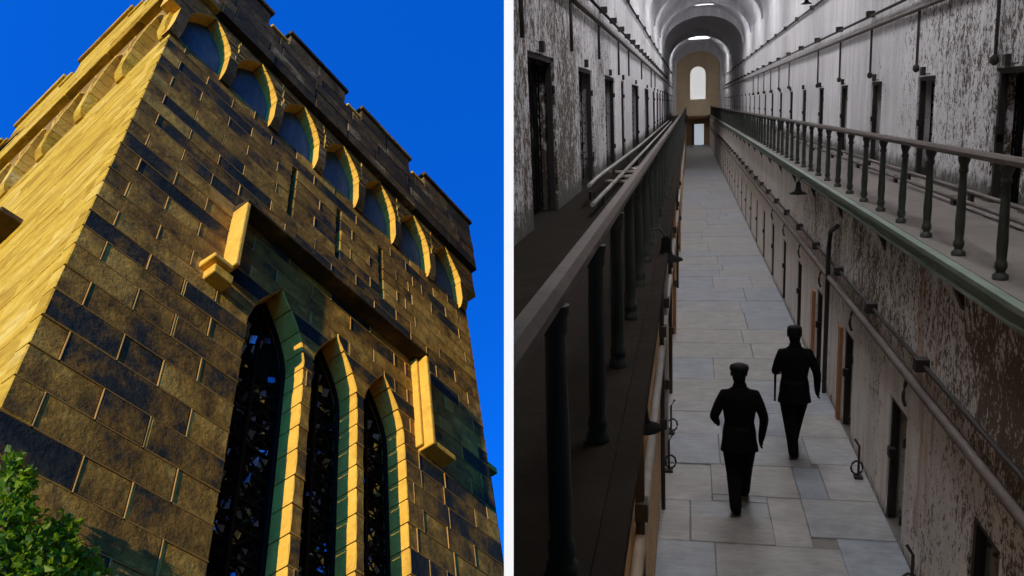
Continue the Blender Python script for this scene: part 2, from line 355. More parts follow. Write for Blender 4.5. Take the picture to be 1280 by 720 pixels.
# ---- vault with skylight shafts
SK = [5.7 + 8.3 * k for k in range(7)] + [85.5]; SKL = 1.7; SKW = 0.95  # nearest one added to brighten the near floor and lower wall
R_ = (XR - XL) / 2; HV = 2.45; NA = 28
def vp(i): a = math.pi * i / NA; return (XM + (R_ + 0.03) * math.cos(a) * (1 if True else 1), ZS + HV * math.sin(a))
mb = MB(); y0v = 3.0
cuts = [y0v] + [v for c in SK for v in (c - SKL, c + SKL)] + [YE]
for q in range(len(cuts) - 1):
    ya, yb = cuts[q], cuts[q + 1]; isk = q % 2 == 1
    nseg = max(1, int((yb - ya) / 4))
    for i in range(NA):
        (xa, za), (xb, zb) = vp(i), vp(i + 1)
        if isk and abs((xa + xb) / 2 - XM) < SKW: continue
        n = Vector((xa + xb - 2 * XM, 0, (za + zb - 2 * ZS) * 1.1)).normalized() * 0.25
        for w in range(nseg):
            y1, y2 = ya + (yb - ya) * w / nseg, ya + (yb - ya) * (w + 1) / nseg
            mb.add([(xa, y1, za), (xb, y1, zb), (xb, y2, zb), (xa, y2, za), (xa + n.x, y1, za + n.z), (xb + n.x, y1, zb + n.z), (xb + n.x, y2, zb + n.z), (xa + n.x, y2, za + n.z)],
                   [(3, 2, 1, 0), (4, 5, 6, 7), (0, 1, 5, 4), (1, 2, 6, 5), (2, 3, 7, 6), (3, 0, 4, 7)])
va = mb.build('vaulted_ceiling', M['vault'], None, CLIP); tag(va, 'long pale barrel vaulted ceiling with skylight openings over the cell block', 'ceiling')
ribm = MB()
for i in range(NA):
    (xa, za), (xb, zb) = vp(i), vp(i + 1)
    k = 0.96; kz = 0.745
    ribm.add([(xa, -.2, za + .05), (xb, -.2, zb + .05), (xb, .2, zb + .05), (xa, .2, za + .05), (XM + (xa - XM) * k, -.2, ZS + (za - ZS) * kz), (XM + (xb - XM) * k, -.2, ZS + (zb - ZS) * kz), (XM + (xb - XM) * k, .2, ZS + (zb - ZS) * kz), (XM + (xa - XM) * k, .2, ZS + (za - ZS) * kz)],
             [(3, 2, 1, 0), (4, 5, 6, 7), (0, 1, 5, 4), (1, 2, 6, 5), (2, 3, 7, 6), (3, 0, 4, 7)])
rib0 = None
for c in [SK[5] - SKL - .3, SK[6] - SKL - .3, 61.0, 79.0]:
    if rib0 is None: rib0 = ribm.build('rib', M['vault'], va); r = rib0
    else: r = rib0.copy(); COL.objects.link(r)
    r.location = (0, c, 0)
sk0 = None
for k, c in enumerate(SK):
    if sk0 is None:
        sk0 = empty('skylight'); zt = ZS + HV - 0.30; zz = zt + 1.0; t_ = 0.08
        s_ = MB(); s_.box(-SKW - t_ - .12, -SKW - .12, -SKL - t_, SKL + t_, zt, zz).box(SKW + .12, SKW + t_ + .12, -SKL - t_, SKL + t_, zt, zz).box(-SKW - .12, SKW + .12, -SKL - t_, -SKL, zt, zz).box(-SKW - .12, SKW + .12, SKL, SKL + t_, zt, zz)
        s_.build('shaft', M['vault'], sk0)
        MB().box(-SKW - .11, SKW + .11, -SKL, SKL, zz - 0.06, zz - 0.03).build('pane', M['skylight'], sk0)
        fr_ = MB()
        for q in (-0.6, -0.2, 0.2, 0.6): fr_.box(-SKW - .1, SKW + .1, q * SKL - 0.03, q * SKL + 0.03, zz - 0.13, zz - 0.065)
        fr_.box(-0.03, 0.03, -SKL, SKL, zz - 0.15, zz - 0.135); fr_.build('glazing_bar', M['iron'], sk0)
        s = sk0
    else: s = copy_tree(sk0)
    s.location = (XM, c, 0)
    tag(s, 'skylight with glowing pane in the vault crown, %s from the camera' % ORD[k], 'skylight', 'skylights along the vault')
# arched end frame, narrower than the vault
ef = MB()
for i in range(NA):
    a0, a1 = math.pi * i / NA, math.pi * (i + 1) / NA
    q = [(XM + 2.32 * math.cos(a), ZS - .35 + 1.78 * math.sin(a), XM + (R_ + .1) * math.cos(a), ZS + (HV + .1) * math.sin(a)) for a in (a0, a1)]
    v = [(q[0][0], 0, q[0][1]), (q[1][0], 0, q[1][1]), (q[1][2], 0, q[1][3]), (q[0][2], 0, q[0][3])]
    v += [(x, .9, z) for x, _, z in v]
    ef.add(v, [(3, 2, 1, 0), (4, 5, 6, 7), (0, 1, 5, 4), (1, 2, 6, 5), (2, 3, 7, 6), (3, 0, 4, 7)])
for sg in (-1, 1): ef.box(*sorted((XM + sg * 2.32, XM + sg * (R_ + .02))), 0, .9, ZG, ZS - .35)
o = ef.build('end_arch', M['vault']); o.location = (0, YE - 3.2, 0); tag(o, 'deep whitewashed arch just before the far end wall', 'arch')
# unseen enclosure added around the standpoint to keep sky light out of the corridor
o = MB().box(-0.35, XR + 0.5, -3.2, -3.0, -0.3, ZC + 2.2).build('light_block_rear', M['endlow']); tag(o, 'plain brown rear wall added out of view to shut daylight out of the corridor', 'wall')
o = MB().box(-0.45, -0.35, -3.0, -0.25, -0.3, ZC + 2.2).build('side_wall', M['endlow']); tag(o, 'short brown side wall added out of view to block daylight', 'wall')
lc = empty('light_block_ceiling'); tag(lc, 'low flat ceiling added out of view to block daylight at the near end', 'ceiling')
MB().box(-0.45, XR + 0.5, -3.2, -0.25, ZC + 2.2, ZC + 2.4).build('ceiling_panel', M['endlow'], lc)
MB().box(-1.5, XR + 0.5, -0.25, 3.0, ZC + 2.2, ZC + 2.4).build('ceiling_panel', M['endlow'], lc, CLIP)
o = MB().box(-1.5, XR + 0.5, 2.9, 3.1, ZC + 2.4, ZS + HV + 0.3).build('bulkhead', M['endlow'], None, CLIP); tag(o, 'bulkhead added out of view to close the gap below the vault against daylight', 'wall')

# ---- added divider, stands for the white border strip between tower and corridor
def pw(px, z, zw):                              # a point on the ray column px at camera depth z, at world height zw
    p = CAM + nX * ((px - 640.0) / FPX * z) + nZ * z
    k = (zw - p.z) / nY.z
    return p + nY * k
zn, zf = 1.20, 1.28
pl = []
for zw in (-0.3, ZS + HV + 0.4):
    pl += [pw(642, zn, zw), pw(642, zf, zw), pw(630, zf, zw), pw(630, zn + 0.014, zw)]
BF = [(0, 1, 2, 3), (7, 6, 5, 4), (0, 4, 5, 1), (1, 5, 6, 2), (2, 6, 7, 3), (3, 7, 4, 0)]
pt = empty('added_divider', (0, 0, 0)); tag(pt, 'added slim divider with white end, standing for the border strip between tower and corridor', 'wall')
MB().add(pl, BF).build('white_end', M['whitepaint'], pt)
pl = []
for zw in (-0.3, ZS + HV + 0.4):
    pl += [pw(641.6, zn + .082, zw), pw(641.8, 19.0, zw), pw(630.2, 19.0, zw), pw(630.4, zn + 0.082, zw)]
web = MB().add(pl, BF).build('divider_web', M['darkbrick'], pt)
web.data.materials.append(M['wall_left']); web.data.polygons[2].material_index = 1      # limewashed on the corridor side

# ---- end wall
ew = empty('end_wall', (0, YE, 0)); tag(ew, 'tan end wall with tall arched window at the far end of corridor', 'wall')
def arch_plate(mb, x0, x1, z0, ztop, xc, hw, zb, zspr, y0, y1, fn):
    n = 14
    mb.box(x0, xc - hw, y0, y1, z0, zspr); mb.box(xc + hw, x1, y0, y1, z0, zspr); mb.box(xc - hw, xc + hw, y0, y1, z0, zb)
    for i in range(n):
        a0, a1 = math.pi * i / n, math.pi * (i + 1) / n
        for_y = [(xc + hw * math.cos(a), zspr + hw * math.sin(a), xc + fn * math.cos(a), zspr + (ztop - zspr) * math.sin(a)) for a in (a0, a1)]
        (ax, az, bx, bz), (cx_, cz_, dx, dz) = for_y
        v = [(ax, y0, az), (cx_, y0, cz_), (dx, y0, dz), (bx, y0, bz), (ax, y1, az), (cx_, y1, cz_), (dx, y1, dz), (bx, y1, bz)]
        mb.add(v, [(0, 1, 2, 3), (7, 6, 5, 4), (0, 4, 5, 1), (1, 5, 6, 2), (2, 6, 7, 3), (3, 7, 4, 0)])
mb = MB(); arch_plate(mb, XL - .3, XR + .3, ZG - 0.35, ZS + HV + 0.4, XM, 0.82, ZC + 0.25, ZC + 3.0, -0.25, 0.3, R_ + 0.3)
mb.build('wall', M['endwall'], ew)
mb = MB(); n = 16
mb.add([(XM - .82, 0.1, ZC + .25), (XM + .82, .1, ZC + .25)] + [(XM + .82 * math.cos(math.pi * i / n), .1, ZC + 3.0 + .82 * math.sin(math.pi * i / n)) for i in range(n + 1)], [tuple(range(n + 3))])
wn = mb.build('window', M['endwindow'], ew)
fb = MB()
fb.tube([(XM - .94, -0.27, ZC + .2)] + [(XM + .94 * math.cos(math.pi * (1 - i / n)), -.27, ZC + 3.0 + .94 * math.sin(math.pi * i / n)) for i in range(n + 1)] + [(XM + .94, -.27, ZC + .2)], 0.09, 6)
fb.build('window_surround', M['endwall'], ew)
mb = MB().box(XFL - .6, XFR + .6, -1.5, -0.25, ZG - 0.35, ZG - 0.1); mb.build('balcony_deck', M['endlow'], ew)
mb = MB().box(XM - 1.25, XM + 1.25, -1.5, -1.42, ZG - 0.1, ZC + 0.3); mb.build('balcony_front', M['endwall'], ew)
mb = MB().box(XFL - .6, XM - .65, -.25, .3, -.3, ZG - .35).box(XM + .65, XFR + .6, -.25, .3, -.3, ZG - .35).box(XM - .65, XM + .65, -.25, .3, 2.3, ZG - .35); mb.build('lower_wall', M['endlow'], ew)
MB().box(XM - .65, XM + .65, 0.1, .15, 0, 2.3).build('doorway_glazing', M['doorlight'], ew)
MB().box(XM - .65, XM - .40, -0.02, .05, 0, 2.3).build('door_leaf', M['iron'], ew)
MB().box(XFL - .6, XL - .6, -.25, .3, -.3, ZG).build('pier', M['endlow'], ew)

# ---- galleries
def gallery(xe, xw, clip, label):
    g = empty('gallery_walkway', (0, 0, 0)); tag(g, label, 'walkway')
    a, b = sorted((xe, xw)); sgn = 1 if xw > xe else -1
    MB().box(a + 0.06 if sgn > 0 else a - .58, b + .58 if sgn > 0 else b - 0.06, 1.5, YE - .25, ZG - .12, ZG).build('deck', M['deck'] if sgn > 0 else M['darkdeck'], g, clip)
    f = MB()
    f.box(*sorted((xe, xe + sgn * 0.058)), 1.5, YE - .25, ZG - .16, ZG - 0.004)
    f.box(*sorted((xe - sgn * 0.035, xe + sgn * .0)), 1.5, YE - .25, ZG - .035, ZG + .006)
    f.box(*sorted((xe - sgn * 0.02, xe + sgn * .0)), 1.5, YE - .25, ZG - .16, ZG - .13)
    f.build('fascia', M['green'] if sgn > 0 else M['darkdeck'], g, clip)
    xb = XFR if sgn > 0 else XFL
    bm_ = MB(); z1 = ZG - .162
    x0, x1 = xe + sgn * .02, xb
    bm_.add([(x0, -.05, z1), (x1, -.05, z1), (x1, -.05, z1 - .22), (x0, .05, z1), (x1, .05, z1), (x1, .05, z1 - .22)], [(0, 1, 2), (5, 4, 3), (0, 3, 4, 1), (1, 4, 5, 2), (2, 5, 3, 0)])
    me = bm_.mesh('bracket', M['iron'])
    for k in range(22):
        yb = 7.2 + 2.8 * k
        if sgn < 0 and k == 0: continue
        o = bpy.data.objects.new('bracket', me); COL.objects.link(o); o.parent = g; o.location = (0, yb, 0)
    return g
gallery(2.06, XR, None, 'right hand upper gallery walkway with green painted iron edge')
gallery(-0.235, XL, CLIP, 'left hand upper gallery walkway with worn dark edge')
BP = [(.055, 0), (.055, .035), (.034, .05), (.032, .065), (.043, .085), (.043, .12), (.034, .14), (.036, .19), (.039, .27), (.036, .36), (.031, .60), (.028, .69), (.038, .705), (.038, .725), (.029, .74), (.034, .765), (.048, .80), (.048, .83)]
bal = MB().lathe(BP, 12).mesh('baluster', M['baluster'])
BPL = [(.050, 0), (.050, .03), (.038, .045), (.042, .07), (.042, .10), (.034, .115), (.036, .2), (.035, .4), (.032, .62), (.030, .74), (.038, .755), (.038, .79), (.044, .81), (.044, .83)]
ball = MB().lathe(BPL, 12).mesh('baluster', M['baluster'])
def railing(xc, ys, w, clip, label, rm, bs=1.0):
    g = empty('gallery_railing', (xc, ys[0], ZG)); tag(g, label, 'railing', 'gallery railings')
    h = 0.83; t = .065; hw = w / 2
    prof = [(-hw, h + .012), (-hw + .015, h), (hw - .015, h), (hw, h + .012), (hw, h + t * .6), (hw * .55, h + t), (-hw * .55, h + t), (-hw, h + t * .6)]
    ya, yb = 0.6, YE - 1.5; n = len(prof)
    vs = [(xc + a, y_, ZG + b) for y_ in (ya, yb) for a, b in prof]
    mb = MB().add(vs, [(i, (i + 1) % n, n + (i + 1) % n, n + i) for i in range(n)] + [tuple(range(n))[::-1], tuple(range(n, 2 * n))])
    hr = mb.build('handrail', rm, None, clip); hr.parent = g; hr.location = -Vector(g.location)
    for yy in ys:
        o = bpy.data.objects.new('baluster', bal if xc > 0 else ball); COL.objects.link(o); o.parent = g; o.location = (0, yy - ys[0], 0); o.scale = (bs, bs, 1)
        o.rotation_euler = (random.uniform(-.012, .012), random.uniform(-.012, .012), random.uniform(0, 6))
railing(2.22, [3.56 + k for k in range(91)], .085, None, 'long balustrade with turned dark green iron balusters on the right gallery', M['rail'])
railing(-0.378, [2.25 + k * 1.03 for k in range(89)], .072, CLIP, 'balustrade with thick worn brown handrail on the left gallery, beside the camera', M['rail'], 1.0)

# ---- cell doors
def make_door(w, h, lattice=True, top=True):
    d = empty('cell_door')
    f = MB().box(-.03, .05, -w / 2, -w / 2 + .06, 0, h).box(-.03, .05, w / 2 - .06, w / 2, 0, h).box(-.03, .05, -w / 2 + .06, w / 2 - .06, h - .06, h)
    f.build('frame', M['iron'], d)
    l = MB().box(.17, .20, -w / 2 + .06, w / 2 - .06, 0.01, h - .06); l.build('leaf', M['black'], d)
    if lattice:
        g = MB(); n = 5
        for i in range(n):
            y_ = -w / 2 + .1 + (w - .2) * i / (n - 1); g.box(.13, .145, y_ - .018, y_ + .018, .03, h - .08)
        for i in range(10):
            z_ = .08 + (h - .22) * i / 9; g.box(.1455, .16, -w / 2 + .06, w / 2 - .06, z_ - .018, z_ + .018)
        g.build('lattice', M['black'], d)
    MB().box(-.07, .0, w / 2 - .14, w / 2 - .05, h * .52, h * .52 + .1).build('lock', M['iron'], d)
    for z_ in (h * .2, h * .8): MB().tube([(-.05, -w / 2 + .02, z_ - .05), (-.05, -w / 2 + .02, z_ + .05)], .022, 8).build('hinge', M['iron'], d)
    if top:
        MB().box(-.12, -.005, .05, .16, h + .02, h + .15).build('header_lug', M['iron'], d)
        MB().tube([(-.05, -.2, h + .04), (-.05, .25, h + .04)], .015, 6).build('header_bar', M['iron'], d)
    return d
d0 = make_door(.975, 1.59)
for k, (a, b) in enumerate(RD):
    d = d0 if k == 0 else copy_tree(d0)
    d.location = (XR + .06, (a + b) / 2, ZG + .003)
    tag(d, 'dark iron cell door on upper right gallery wall, %s from the camera' % ORD[k], 'door', 'cell doors along the upper right gallery')
d1 = {}
for k, (a, b) in enumerate(LD):
    w = round(b - a - .01, 2)
    if w not in d1: d1[w] = make_door(w, ZC + .655 - ZG); d = d1[w]
    else: d = copy_tree(d1[w])
    d.location = (XL - .06, (a + b) / 2, ZG + .003); d.rotation_euler = (0, 0, math.pi)
    tag(d, 'dark cell door on upper left gallery wall, %s from the camera' % ORD[k], 'door', 'cell doors along the upper left gallery')
d2 = {}
for k, (a, b) in enumerate(LR):
    w = round(b - a - .01, 2)
    if w not in d2: d2[w] = make_door(w, 1.445, False, False); d = d2[w]
    else: d = copy_tree(d2[w])
    d.location = (XFR + .05, (a + b) / 2, .004)
    tag(d, 'low black cell door at floor level on the right, %s from the camera' % ORD[k], 'door', 'low cell doors at floor level')
# rust coloured door boards standing by some low doors
for k, (yy, h, lab) in enumerate(((12.33, 1.42, 'rust brown upright board beside the third low cell door'), (15.05, 1.35, 'rust brown upright board beside the fourth low cell door'))):
    o = MB().box(XFR - .05, XFR - .004, yy, yy + .14, 0.0, h).build('door_board', M['rustwood']); tag(o, lab, 'board', 'rust brown boards')

# ---- pipes and conduits
def pipe(name, pts, r, m, label, brackets=None, clip=None, n=8, bw=.05, group=None):
    root = MB().tube(pts, r, n).build(name, m, None, clip)
    tag(root, label, 'pipe', group)
    if brackets:
        me = MB().box(-bw, bw, -.06, .06, -.06, .06).mesh('bracket', M['iron'])
        for b in brackets:
            o = bpy.data.objects.new('bracket', me); COL.objects.link(o); o.parent = root; o.location = b
    return root
zp1, zp2 = ZC + 1.27, ZC + 1.50
pipe('wall_pipe', [(XR - .06, 4, zp1), (XR - .06, YE - 1, zp1)], .035, M['pipe'], 'lower horizontal pipe along the upper right wall')
pipe('wall_pipe', [(XR - .08, 4, zp2), (XR - .08, YE - 1, zp2)], .028, M['iron'], 'upper horizontal conduit with block brackets along the upper right wall', [(XR - .06, 11.2 + 3.575 * k, zp2 + .04) for k in range(22)], bw=.09)
pipe('wall_pipe', [(XR - .05, 4, ZC + 2.55), (XR - .05, YE - 1, ZC + 2.55)], .03, M['iron'], 'topmost thin conduit high on the upper right wall', [(XR - .05, 9.2 + 3.575 * k, ZC + 2.57) for k in range(22)])
pipe('wall_pipe', [(XL + .06, 3, zp1 + .32), (XL + .06, YE - 1, zp1 + .32)], .04, M['pipe'], 'lower horizontal pipe along the upper left wall', None, CLIP)
pipe('wall_pipe', [(XL + .08, 3, ZC + 1.85), (XL + .08, YE - 1, ZC + 1.85)], .028, M['iron'], 'upper conduit with block brackets along the upper left wall', [(XL + .07, 13.0 + 2.3 * k, ZC + 1.9) for k in range(24)], CLIP, bw=.09)
pipe('wall_pipe', [(XL + .05, 3, ZC + 2.9), (XL + .05, YE - 1, ZC + 2.9)], .03, M['iron'], 'topmost thin conduit high on the upper left wall', [(XL + .06, 16.0 + 4.6 * k, ZC + 2.92) for k in range(16)], CLIP)
for k in range(12):
    yy = 11.15 + 3.575 * k; zb = ZC + .34 + random.uniform(-.03, .06)
    if k == 5: continue
    o = pipe('drop_pipe', [(XR - .045, yy, zp1 - .0), (XR - .045, yy, zb)], .022, M['iron'], 'thin vertical drop pipe above the %s upper right cell door' % ORD[k], None, group='drop pipes on the right wall')
    b_ = MB().lathe([(.02, 0), (.05, .03), (.05, .09), (.025, .12)], 8, (XR - .05, yy, zb - .08)).build('end_fitting', M['iron'], o)
for k, yy in enumerate((9.0, 12.9, 16.9, 21.6, 25.2, 32.0, 40.0, 44.5)):
    o = pipe('drop_pipe', [(XL + .05, yy, zp1 + .32), (XL + .05, yy, ZC + (.75 + .08 * (k % 3)))], .026, M['iron'], 'thin vertical drop pipe on the upper left wall, %s from the camera' % ORD[k], None, CLIP, group='drop pipes on the left wall')
pipe('floor_pipe', [(3.14, 3, ZG + .09), (3.14, YE - 2, ZG + .09)], .028, M['pipe'], 'outer floor pipe along the right gallery deck', [(3.14, 5 + 3 * k, ZG + .06) for k in range(25)], bw=.02)
pipe('floor_pipe', [(3.33, 3, ZG + .15), (3.33, YE - 2, ZG + .15)], .028, M['pipe'], 'inner floor pipe along the right gallery by the wall', [(3.33, 5 + 3 * k, ZG + .085) for k in range(25)], bw=.02)
pipe('floor_pipe', [(-1.36, 11.5, ZG + .31), (-1.40, 13, ZG + .30), (-1.42, 24, ZG + .22), (-1.42, 60, ZG + .2)], .03, M['palepipe'], 'pale upper floor pipe along the left gallery', [(-1.40, 12 + 4 * k, ZG + .12) for k in range(6)], CLIP, bw=.02)
pipe('floor_pipe', [(-1.20, 10.5, ZG + .16), (-1.22, 60, ZG + .14)], .03, M['palepipe'], 'pale lower floor pipe along the left gallery', [(-1.21, 12 + 4 * k, ZG + .06) for k in range(10)], CLIP, bw=.02)
ZL = ZC - 2.76
pipe('wall_pipe', [(XFR - .05, 3, ZL), (XFR - .05, YE - 1, ZL)], .045, M['pipe'], 'lower horizontal pipe along the right wall above the low doors')
pipe('wall_pipe', [(XFR - .04, 3, ZL + .26), (XFR - .04, YE - 1, ZL + .26)], .022, M['iron'], 'upper thin conduit with black junction blocks along the right lower wall', [(XFR - .06, 8.05 + 2.25 * k, ZL + .27) for k in range(26)], bw=.06)
pipe('conduit', [(XFR - .07, 12.72, ZC - 1.86), (XFR - .07, 13.3, ZC - 2.02), (XFR - .07, 13.42, ZC - 2.3), (XFR - .07, 13.42, .05)], .035, M['iron'], 'dark bent vertical conduit on the right lower wall between low doors')
for k, (yy, r_, m_) in enumerate(((4.9, .03, 'iron'), (9.2, .025, 'iron'), (10.6, .03, 'palepipe'), (13.3, .03, 'iron'), (17.0, .035, 'rustwood'), (21.5, .03, 'iron'), (27.0, .03, 'rustwood'))):
    pipe('riser_pipe', [(XFL + .05, yy, 0.02), (XFL + .05, yy, ZG - .22)], r_, M[m_], 'vertical riser pipe against the left lower wall, %s from the camera' % ORD[k], [(XFL + .06, yy, 1.1), (XFL + .06, yy, 2.2)], bw=.04, group='riser pipes on the left lower wall')
pipe('wall_pipe', [(XFL + .05, 4, 2.0), (XFL + .05, 60, 2.0)], .04, M['palepipe'], 'pale horizontal pipe along the left lower wall', None, CLIP)
# small curved hooks over the low doors
for k in range(1, 7):
    yy = LR[k][0] - .10
    pts = [(XFR - .05, yy, ZL - .02)] + [(XFR - .05 - .05 * math.sin(q * .6), yy - .10 * math.sin(q * .6), ZL - .04 - .055 * q) for q in range(1, 6)]
    o = MB().tube(pts, .018, 6).build('door_hook', M['iron']); tag(o, 'curved iron hook beside the %s low cell door' % ORD[k], 'hook', 'hooks beside the low doors')
# iron door stays on the floor
def stay(x, y, sgn, label):
    e = empty('door_stay', (x, y, 0)); tag(e, label, 'door stay', 'iron door stays')
    MB().tube([(0, 0, 0), (0, 0, .42), (sgn * .05, .05, .50)], .016, 6).build('post', M['iron'], e)
    MB().tube([(sgn * .02 + .07 * math.cos(q), 0, .14 + .09 * math.sin(q)) for q in [i * math.pi / 5 for i in range(11)]], .014, 6).build('ring', M['iron'], e)
    MB().box(-.05, .05, -.05, .05, 0, .03).build('foot', M['iron'], e)
stay(-.27, 10.3, 1, 'black iron door stay at the left edge of the floor, nearer one'); stay(-.27, 11.6, 1, 'black iron door stay at the left edge of the floor, farther one')
stay(2.06, 10.35, -1, 'black iron door stay at the right edge of the floor by the walking figures'); stay(2.06, 7.75, -1, 'black iron door stay at the right edge nearest the camera')

# ---- lamps
def lamp(loc, sgn, label, lit=False, s=1.0, grp='bell shaded lamps'):
    e = empty('wall_lamp', loc); tag(e, label, 'lamp', grp)
    MB().lathe([(.16 * s, 0), (.155 * s, .012), (.07 * s, .05 * s), (.05 * s, .10 * s), (.04 * s, .20 * s), (.02 * s, .23 * s)], 16).build('shade', M['black'], e)
    MB().tube([(0, 0, .22 * s), (sgn * .06 * s, 0, .30 * s), (sgn * .16 * s, 0, .28 * s), (sgn * .2 * s, 0, .16 * s)], .012 * s, 6).build('arm', M['iron'], e)
    MB().lathe([(.005, -.03), (.03, -.01), (.03, .02), (.01, .05)], 8, (0, 0, .0)).build('bulb', M['bulb'] if lit else M['palepipe'], e)
    return e
lamp((-.22, 7.84, ZC - 1.44), -1, 'black bell shaded lamp hanging over the floor from the left gallery edge')
lamp((1.93, 15.9, ZC - 1.72), 1, 'black bell shaded lamp below the right gallery edge')
lamp((3.3, 26.4, ZC + 2.62), 1, 'dark bell shaded lamp high on the right wall')
l3 = lamp((-.225, 3.9, ZC - 1.56), -1, 'small warm lit lamp under the left gallery beside ochre plaster', True, .55)
pd = bpy.data.lights.new('lamp_glow', 'POINT'); pd.energy = 9.0; pd.color = (1.0, .52, .16); pd.shadow_soft_size = .03
po = bpy.data.objects.new('lamp_glow', pd); COL.objects.link(po); po.parent = l3; po.location = (0, 0, -.06)

# ---- debris on the left gallery
for k, (x, y_, L_, rz, ry, zz) in enumerate(((-1.0, 15.6, 1.2, 1.3, .06, .10), (-1.1, 16.2, .9, .5, .05, .13), (-.85, 16.8, .7, 2.2, .0, .05), (-1.15, 17.4, 1.3, 1.75, .04, .09), (-.9, 18.6, 1.0, 1.1, .0, .05), (-1.2, 14.9, .6, 2.6, .0, .06))):
    o = MB().box(-L_ / 2, L_ / 2, -.05, .05, -.018, .018).build('broken_plank', M['timber']); o.location = (x, y_, ZG + zz); o.rotation_euler = (0, ry, rz)
    tag(o, 'broken pale plank lying on the left gallery, %s from the camera' % ORD[k], 'plank', 'broken planks on the left gallery')

# ---- people
def skin_mesh(name, V, E, root, m, sub=2):
    me = bpy.data.meshes.new(name); me.from_pydata([v[0] for v in V], E, [])
    o = bpy.data.objects.new(name, me); COL.objects.link(o)
    md = o.modifiers.new('skin', 'SKIN'); md.use_smooth_shade = True
    if not me.skin_vertices: me.skin_vertices.new() if hasattr(me.skin_vertices, 'new') else None
    for i, v in enumerate(V):
        r = v[1] if isinstance(v[1], tuple) else (v[1], v[1]); r = (r[0] * 1.1, r[1] * 1.1); me.skin_vertices[0].data[i].radius = r
        me.skin_vertices[0].data[i].use_root = (i == root)
    ss = o.modifiers.new('sub', 'SUBSURF'); ss.levels = sub; ss.render_levels = sub
    dg = bpy.context.evaluated_depsgraph_get(); dg.update()
    me2 = bpy.data.meshes.new_from_object(o.evaluated_get(dg)); me2.materials.clear(); me2.materials.append(m)
    bpy.data.objects.remove(o); o = bpy.data.objects.new(name, me2); COL.objects.link(o); return o
def person(loc, rz, P, label, cap):
    V = []; E = []
    def add(p, r, par=None):
        V.append((Vector(p), r)); i = len(V) - 1
        if par is not None: E.append((par, i))
        return i
    pel = add((0, 0, .96), (.13, .12)); sp = add((0, .01, 1.18), (.14, .11), pel); ch = add((0, .0, 1.38), (.15, .11), sp)
    nk = add((0, .0, 1.50), .062, ch); n2 = add((0, .015, 1.565), .056, nk)
    hd = add(Vector((0, .03, 1.64)) + Vector(P['head']), (.078, .088), n2); h2 = add(Vector((0, .03, 1.72)) + Vector(P['head']), (.074, .088), hd); h3 = add(Vector((0, .02, 1.76)) + Vector(P['head']), (.05, .06), h2)
    for sx, arm, leg in ((-1, P['armL'], P['legL']), (1, P['armR'], P['legR'])):
        s = add((sx * .175, 0, 1.43), .066, ch); e = add(arm[0], .052, s); w = add(arm[1], .038, e)
        f = Vector(arm[1]) - Vector(arm[0]); f.normalize()
        palm = add(Vector(arm[1]) + f * .055, (.036, .026), w)
        side = Vector(arm[2]).normalized(); curl = f.cross(side)
        for q in range(4):
            b0 = Vector(arm[1]) + f * .095 + side * (-.027 + .018 * q)
            L_ = (.06, .07, .066, .05)[q]
            a = add(b0, .0105, palm); b = add(b0 + f * L_ * .55 + curl * .012, .0095, a); add(b0 + f * L_ * .8 + curl * .034, .008, b)
        t0 = Vector(arm[1]) + f * .035 + side * -.036
        a = add(t0, .0125, palm); add(t0 + f * .045 - side * .018 + curl * .02, .010, a)
        hp = add((sx * .10, 0, .90), .115, pel); kn = add(leg[0], .082, hp); cf = add(Vector(leg[0]).lerp(Vector(leg[1]), .35), .078, kn); an = add(leg[1], .062, cf)
        fd = Vector(leg[2]); heel = add(Vector(leg[1]) + Vector((0, -.05, -.04)), .052, an); ball = add(Vector(leg[1]) + fd * .62, (.060, .046), an); add(Vector(leg[1]) + fd, (.052, .036), ball)
    body = skin_mesh('person', V, E, 0, M['uniform'])
    # ears and nose are part of the head
    bm = bmesh.new(); bm.from_mesh(body.data)
    hc = Vector((0, .03, 1.675)) + Vector(P['head'])
    for p, sc3 in ((hc + Vector((-.082, -.01, 0)), (.012, .022, .032)), (hc + Vector((.082, -.01, 0)), (.012, .022, .032)), (hc + Vector((0, .10, -.012)), (.014, .024, .022))):
        bmesh.ops.create_icosphere(bm, subdivisions=2, radius=1, matrix=Matrix.Translation(p) @ Matrix.Diagonal((*sc3, 1)))
    bm.to_mesh(body.data); bm.free()
    for f in body.data.polygons: f.use_smooth = True
    # jacket
    rings = [(.775, .212, .150, 0), (.80, .208, .148, 0), (.93, .186, .136, 0), (1.045, .160, .120, 0), (1.075, .158, .118, 0), (1.20, .176, .126, 0), (1.34, .200, .132, 0), (1.42, .205, .120, 0), (1.465, .170, .100, 0), (1.50, .105, .082, 0), (1.535, .068, .068, .005)]
    n = 28; vs = []
    for z, rx, ry, oy in rings:
        for q in range(n):
            a = 2 * math.pi * q / n; k = 1 + (.035 * math.sin(5 * a + z * 3) if z < .95 else .0)
            ex_ = .8; ca, sa = math.cos(a), math.sin(a)
            vs.append((rx * k * math.copysign(abs(ca) ** ex_, ca), oy + ry * k * math.copysign(abs(sa) ** ex_, sa), z))
    fs = [(i * n + q, i * n + (q + 1) % n, (i + 1) * n + (q + 1) % n, (i + 1) * n + q) for i in range(len(rings) - 1) for q in range(n)]
    j = MB().add(vs, fs, True).build('jacket', M['uniform'], body)
    bt = [(1.035, .166, .126), (1.085, .163, .124)]
    MB().add([(rx * math.copysign(abs(math.cos(2 * math.pi * q / n)) ** .8, math.cos(2 * math.pi * q / n)), ry * math.copysign(abs(math.sin(2 * math.pi * q / n)) ** .8, math.sin(2 * math.pi * q / n)), z) for z, rx, ry in bt for q in range(n)], [(q, (q + 1) % n, n + (q + 1) % n, n + q) for q in range(n)], True).build('belt', M['leather'], body)
